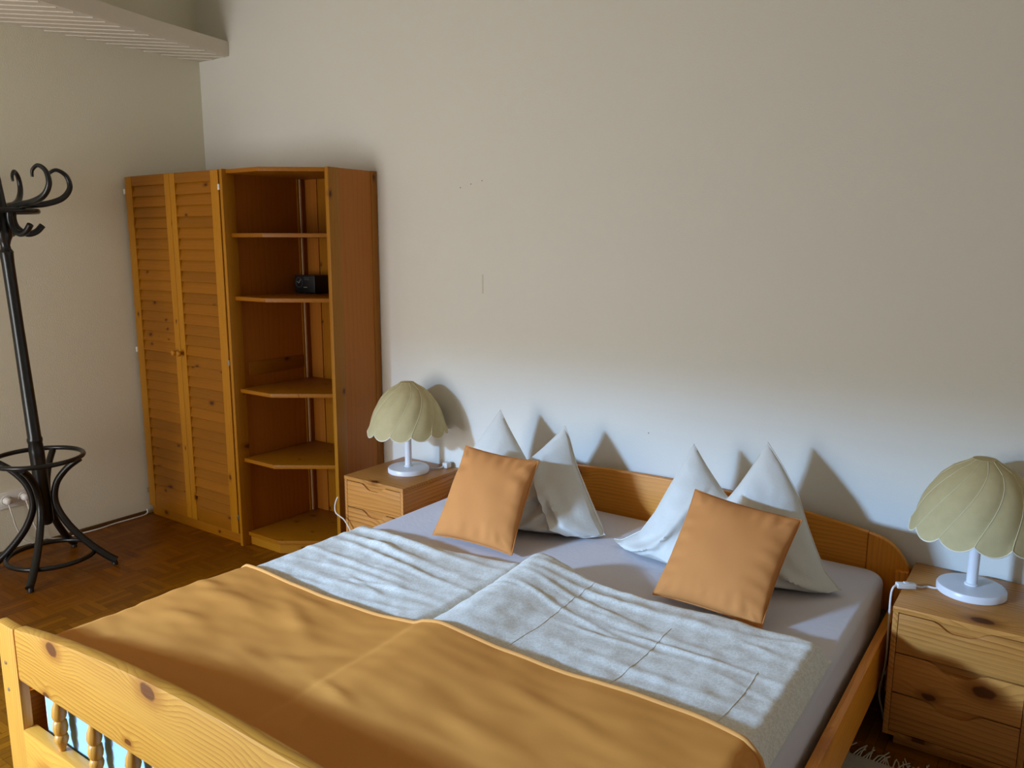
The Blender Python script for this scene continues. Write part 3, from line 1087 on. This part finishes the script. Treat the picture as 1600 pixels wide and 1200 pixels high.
def duvet_fn(xa, xb, left):
    def top(u, v):
        x = lerp(xa, xb, u)
        edge = DY1 + 0.018 * math.sin(x * 7 + 0.6) + 0.012 * nz(x, 0, 5, 2.2)
        y = lerp(DY0, edge, v ** 0.9)
        z = bed_height(x, y) + creases(x, y) * sstep(0, 0.04, (edge - y)) + 0.003 * nz(x, y, 22, 1.5)
        # soft rounded edge at the head end
        e = (edge - y)
        z -= 0.034 * (1 - min(1, e / 0.055)) ** 2.2
        if left:
            e2 = xb - x
            if e2 < 0.06:
                z = lerp(0.47, z, sstep(0, 0.06, e2))
        else:
            e2 = x - xa
            z += 0.010
            if e2 < 0.02:
                z -= 0.012 * (1 - e2 / 0.02) ** 2
            e3 = xb - x
            if e3 < 0.04:
                z = max(0.456, z - 0.02 * (1 - e3 / 0.04) ** 2)
        return (x, y, z)
    return top


def duvet_bot(u, v, t):
    x, y, z = t
    if x < MX0 + 0.03:
        return (x + 0.012, y, z - 0.016)
    base = 0.4515
    r = ridge(x, y) * 0.62 if x > 2.93 else 0
    return (x, y, min(z - 0.004, base + r))


dl = closed_cloth('duvet', DUVET, duvet_fn(2.098, 2.955, True), duvet_bot, 120, 150)
tag(dl, 'white printed duvet on the left half of the bed, hanging over its edge', 'duvet', 'single duvets on the bed')
drt = closed_cloth('duvet', DUVET, duvet_fn(2.957, 3.952, False), duvet_bot, 140, 150)
tag(drt, 'white printed duvet on the right half of the bed, humped along the middle', 'duvet', 'single duvets on the bed')
# sewn seams of the right duvet
for x_, ya, yb in ((3.235, -1.40, -0.90), (3.55, -1.40, -1.02), (3.83, -1.42, -1.12)):
    f = duvet_fn(2.957, 3.952, False)
    pts = []
    for k in range(60):
        y = lerp(ya, yb, k / 59)
        u = (x_ - 2.957) / (3.952 - 2.957)
        x = x_ + 0.004 * math.sin(y * 14)
        u = (x - 2.957) / 0.995
        edge = DY1 + 0.018 * math.sin(x * 7 + 0.6) + 0.012 * nz(x, 0, 5, 2.2)
        v = max(0, (y - DY0) / (edge - DY0)) ** (1 / 0.9)
        p = f(u, v)
        pts.append((p[0], p[1], p[2] + 0.0001))
    MB().tube(pts, 0.0013, 6).build('seam', DUVET, drt)

# ochre bedspread over the foot half
SY1 = -1.435


def spread_top(u, v):
    x = lerp(2.085, 3.990, u)
    hem = SY1 - 0.012 * math.sin((x - 2.1) * 2.2) + 0.006 * nz(x, 0, 3, 9)
    hem -= 0.03 * sstep(3.75, 4.0, x)
    y = lerp(-2.118, hem, v)
    x -= 0.045 * sstep(-1.4, -1.95, y) * (1 - u) ** 6
    xx = min(max(x, 2.10), 3.95)
    z = bed_height(xx, y) + 0.012 + 0.010 * sstep(2.94, 2.98, xx)
    z += 0.006 * nz(x, y, 5, 4.4) + 0.0025 * nz(x * 0.6, y * 1.6, 16, 7.7)
    for (cx_, cy_, ang, ln, wd_, h) in SPC:
        dx, dy = x - cx_, y - cy_
        al, ac = dx * math.cos(ang) + dy * math.sin(ang), -dx * math.sin(ang) + dy * math.cos(ang)
        z += h * math.exp(-(al / ln) ** 2 - (ac / wd_) ** 2)
    if x < 2.115:
        z -= 2.4 * (2.115 - x)
    if x > 3.945:
        z -= 2.6 * (x - 3.945)
    return (x, y, z)


SPC = [(3.02, -1.83, -0.25, 0.08, 0.014, 0.007), (2.62, -1.60, -0.45, 0.12, 0.03, 0.008), (2.35, -1.62, 0.1, 0.14, 0.04, 0.008), (2.80, -1.72, 0.35, 0.16, 0.03, -0.006),
       (2.30, -1.78, 0.3, 0.10, 0.03, 0.007), (3.35, -1.75, -0.1, 0.2, 0.03, 0.006), (3.5, -1.60, -0.2, 0.2, 0.03, 0.005), (2.55, -1.50, -0.1, 0.12, 0.02, 0.005), (2.18, -1.60, 0.2, 0.06, 0.02, 0.008)]


def spread_bot(u, v, t):
    x, y, z = t
    return (x + (0.004 if x < 2.11 else -0.004 if x > 3.95 else 0), y, z - 0.006)


spd = closed_cloth('bedspread', BLANK, spread_top, spread_bot, 160, 60)
tag(spd, 'ochre bedspread folded across the foot half of the bed', 'bedspread')
hp_ = [Vector(spread_top(i / 120, 1.0)) + Vector((0, 0.004, -0.002)) for i in range(121)]
MB().tube(hp_, 0.008, 10).build('hem', HEM, spd)


# ------------------------------------------------------------------ pillows: large, chopped in the middle, two ears
def table(tb, t):
    for (a, x), (b, y) in zip(tb, tb[1:]):
        if t <= b:
            return lerp(x, y, (t - a) / (b - a))
    return tb[-1][1]


# folds on the pillow fronts: u, v, angle, length, width, height
FOLDS = {True: [(0.62, 0.55, 1.75, 0.30, 0.045, 0.020), (0.75, 0.35, 1.9, 0.28, 0.035, 0.018), (0.45, 0.42, 0.3, 0.22, 0.04, 0.014), (0.50, 0.22, 0.5, 0.25, 0.035, 0.012),
                (0.62, 0.12, 0.25, 0.22, 0.03, 0.011), (0.30, 0.30, 0.1, 0.2, 0.04, 0.008), (0.85, 0.2, 2.2, 0.15, 0.03, 0.014), (0.55, 0.75, 1.5, 0.15, 0.04, -0.014),
                (-0.4, 0.6, 1.3, 0.3, 0.06, 0.010), (0.52, 0.35, 0.9, 0.2, 0.03, -0.012)],
         False: [(-0.55, 0.45, 1.25, 0.30, 0.05, 0.016), (-0.70, 0.2, 0.9, 0.25, 0.035, 0.014), (-0.80, 0.12, 0.5, 0.2, 0.03, 0.012), (-0.25, 0.75, 1.2, 0.2, 0.05, 0.018),
                 (-0.38, 0.62, 1.4, 0.25, 0.035, -0.016), (0.45, 0.72, 2.1, 0.2, 0.06, -0.014), (0.60, 0.62, 2.2, 0.2, 0.05, 0.012), (0.70, 0.22, 2.4, 0.25, 0.04, 0.013),
                 (0.84, 0.10, 2.6, 0.15, 0.03, 0.012), (0.5, 0.1, 2.8, 0.3, 0.04, 0.010), (0.35, 0.45, 1.9, 0.25, 0.06, 0.010)]}


def pillow(label, loc, rotz, earL, earR, seed, flip_corner):
    # ear: (outline half-width table over height, ear height, lean back)
    def base(u, v):
        s = abs(u)
        ear = earL if u < 0 else earR
        hgt = lerp(0.225, ear[1], s ** 1.15)
        x = u * table(ear[0], v)
        z = v * hgt
        y = lerp(0.0, lerp(0.11, ear[2], s), v ** 0.9)
        return Vector((x, y, z))

    def thick(u, v):
        a = max(0.0, 1 - u * u) ** 0.55
        b = max(0.0, (1 - v ** 2.2)) ** 0.6 * min(1, (v + 0.03) / 0.16) ** 0.5
        low = lerp(0.180, 0.125, v)
        # ears keep some body
        return low * a * b + 0.030 * (1 - u * u) ** 0.5 * math.sin(PI * min(1, v)) ** 0.5

    def side(u, v, sgn):
        p = base(u, v)
        t = thick(u, v)
        wr_ = 0.010 * nz(p.x * 1.0, p.z, 9, seed) * (1 - v * 0.4) + 0.006 * nz(p.x, p.z, 22, seed + 3) + 0.012 * math.sin(u * 9 + v * 5 + seed) * max(0, 1 - abs(u)) * v * (1 - v)
        # radiating puckers from the bottom corners
        for s in (-1, 1):
            d = math.hypot(u - s, v)
            if d < 0.55:
                wr_ += 0.007 * math.sin(math.atan2(v, (1 - u * s) + 1e-4) * 9 + seed) * (1 - d / 0.55)
        # valley crease pulled in under the chop
        wr_ -= 0.03 * math.exp(-(u / 0.22) ** 2) * sstep(0.35, 1, v)
        if sgn < 0:
            for (cu, cv, an, ln, wd_, hh) in FOLDS[flip_corner]:
                du, dv = u - cu, (v - cv)
                al, ac = du * math.cos(an) + dv * math.sin(an), -du * math.sin(an) + dv * math.cos(an)
                wr_ += 1.7 * hh * math.exp(-(al / ln) ** 2 - (ac / wd_) ** 2)
        e = min(1, min(1 - abs(u), v + 0.05, 1 - v) * 9)
        p.y += sgn * (t * (1.0 if sgn < 0 else 0.7) + wr_ * e)
        sag = 0.030 * max(0, abs(u) - 0.8) / 0.2 * (1 - v) ** 4
        p.z = max(p.z + 0.006, 0.003 + sag * 0.6)
        return p
    nu, nv = 72, 56
    mb = MB()
    uu = lambda i: math.sin((i / nu * 2 - 1) * PI / 2) * 0.35 + (i / nu * 2 - 1) * 0.65
    F = [side(uu(i), j / nv, -1) for j in range(nv + 1) for i in range(nu + 1)]
    B = [side(uu(i), j / nv, 1) for j in range(nv + 1) for i in range(nu + 1)]
    M = len(F)
    fs = []
    for j in range(nv):
        for i in range(nu):
            a = j * (nu + 1) + i
            q = (a, a + 1, a + nu + 2, a + nu + 1)
            fs.append(q)
            fs.append(tuple(M + k for k in q)[::-1])
    border = [i for i in range(nu + 1)] + [(j * (nu + 1) + nu) for j in range(1, nv + 1)] + [nv * (nu + 1) + i for i in range(nu - 1, -1, -1)] + [j * (nu + 1) for j in range(nv - 1, 0, -1)]
    for a, b in zip(border, border[1:] + border[:1]):
        fs.append((a, M + a, M + b, b))
    mb.add(F + B, fs)
    o = mb.build('pillow', PILLOWC, smooth=75, merge=0.0004)
    o.location = loc
    o.rotation_euler = (0, 0, rotz)
    tag(o, label, 'pillow', 'chopped white pillows against the headboard')
    # piped edge seam running up the sides and over the ears
    for s in (-1, 1):
        pts = [0.5 * (side(s * 0.999, v / 40, -1) + side(s * 0.999, v / 40, 1)) for v in range(41)]
        MB().tube(pts, 0.0028, 6).build('edge_seam', PILLOWC, o)
    if flip_corner:
        # loose buttoned flap at the right hand side
        def flap(u, v):
            q = side(lerp(lerp(0.72, 0.55, v), 0.985, u), lerp(0.03, 0.93, v), -1)
            lift = (0.020 + 0.012 * math.sin(v * 17)) * (1 - u) ** 1.5
            return Vector((q.x + 0.010 * math.sin(v * 15 + 1) * (1 - u) ** 2, q.y - 0.004 - lift * (0.35 + 0.65 * (1 - u)), q.z + 0.004))
        fm = MB().grid(flap, 14, 40)
        fo = fm.build('buttoned_flap', PILLOWC, o, smooth=80)
        sd = fo.modifiers.new('thickness', 'SOLIDIFY')
        sd.thickness = 0.003
    return o


ZP = 0.452
pillow('white pillow chopped into two peaks on the left half of the bed', (2.56, -0.405, ZP), 0.04,
       ([(0, .35), (.1, .33), (.3, .315), (.6, .280), (.8, .240), (1, .195)], 0.407, 0.205),
       ([(0, .43), (.08, .408), (.18, .369), (.39, .300), (.61, .232), (.87, .172), (1, .134)], 0.375, 0.20), 1.7, True)
pillow('white pillow chopped into two peaks on the right half of the bed', (3.44, -0.395, ZP), 0.03,
       ([(0, .40), (.03, .375), (.15, .304), (.33, .265), (.57, .23), (.81, .192), (1, .166)], 0.387, 0.19),
       ([(0, .43), (.05, .41), (.12, .37), (.28, .325), (.42, .29), (.63, .243), (.84, .172), (1, .108)], 0.430, 0.195), 5.1, False)


# ------------------------------------------------------------------ ochre scatter cushions
def cushion(label, c4, seed):
    BL, BR, TR, TL = [Vector(p) for p in c4]
    nrm = (BR - BL).cross(TL - BL).normalized()      # faces the viewer side
    base = (BL + BR) / 2

    def pt(u, v, sgn):
        # concave sides between pointed corners
        cu, cv = 2 * u - 1, 2 * v - 1
        pin_u = 1 - 0.055 * (1 - cv * cv)
        pin_v = 1 - 0.050 * (1 - cu * cu)
        uu_, vv_ = 0.5 + 0.5 * cu * pin_u, 0.5 + 0.5 * cv * pin_v
        p = BL.lerp(BR, uu_).lerp(TL.lerp(TR, uu_), vv_)
        t = 0.062 * ((1 - cu ** 2) * (1 - cv ** 2)) ** 0.48
        e = min(1, min(1 - abs(cu), 1 - abs(cv)) * 7)
        edge = max(abs(cu), abs(cv))
        al = cu if abs(cv) > abs(cu) else cv + 5
        wr_ = 0.010 * nz(al, 0, 5.5, seed) * sstep(0.5, 0.9, edge) * e + 0.005 * nz(cu, cv, 2.2, seed)
        return p + nrm * sgn * (t + wr_ * (1 if t > 0.004 else 0)) + Vector((0, 0, 0.004))
    nu = nv = 44
    g = lambda i, n_: 0.5 - 0.5 * math.cos(PI * i / n_) * 0.45 - 0.275 + 0.55 * i / n_
    g = lambda i, n_: 0.45 * (0.5 - 0.5 * math.cos(PI * i / n_)) + 0.55 * i / n_
    F = [pt(g(i, nu), g(j, nv), 1) for j in range(nv + 1) for i in range(nu + 1)]
    B = [pt(g(i, nu), g(j, nv), -1) for j in range(nv + 1) for i in range(nu + 1)]
    M = len(F)
    fs = []
    for j in range(nv):
        for i in range(nu):
            a = j * (nu + 1) + i
            q = (a, a + 1, a + nu + 2, a + nu + 1)
            fs.append(q)
            fs.append(tuple(M + k for k in q)[::-1])
    mb = MB().add([p - base for p in F + B], fs)
    o = mb.build('cushion', OCHRE, smooth=80, merge=0.0006)
    o.location = base
    tag(o, label, 'cushion', 'ochre cushions leaning on the pillows')
    rim = [pt(g(i, nu), 0, 0) for i in range(nu)] + [pt(1, g(i, nu), 0) for i in range(nu)] + [pt(1 - g(i, nu), 1, 0) for i in range(nu)] + [pt(0, 1 - g(i, nu), 0) for i in range(nu)]
    MB().tube([p - base for p in rim], 0.0022, 6, True).build('edge_seam', OCHRE, o)
    return o


cushion('square ochre cushion leaning on the left pillow', ((2.427, -0.763, 0.462), (2.802, -0.756, 0.462), (2.75, -0.50, 0.752), (2.405, -0.52, 0.768)), 0.4)
cushion('square ochre cushion leaning on the right pillow', ((3.368, -0.760, 0.462), (3.737, -0.794, 0.462), (3.76, -0.508, 0.723), (3.402, -0.515, 0.762)), 2.3)

# ------------------------------------------------------------------ rug beside the bed on the right
rg = MB().box(3.92, 4.9, -1.9, -0.545, 0.0005, 0.010).build('rug', RUG, bevel=0.003)
rg.location = (0, 0, 0)
tag(rg, 'beige rug with pale fringe at the foot of the right nightstand', 'rug')
fm = MB()
rf = random.Random(4)
for k in range(100):
    x = 3.925 + k * 0.0097
    a = rf.uniform(-0.03, 0.03)
    fm.tube([(x, -0.547, 0.006), (x + a * 0.5, -0.515, 0.008 + rf.uniform(0, 0.006)), (x + a, -0.475 + rf.uniform(-0.03, 0.015), 0.004)], 0.0020, 5)
fo = fm.build('fringe', plain('rug_fringe', (0.6, 0.54, 0.42), rough=1.0), rg)
fo['kind'] = 'stuff'
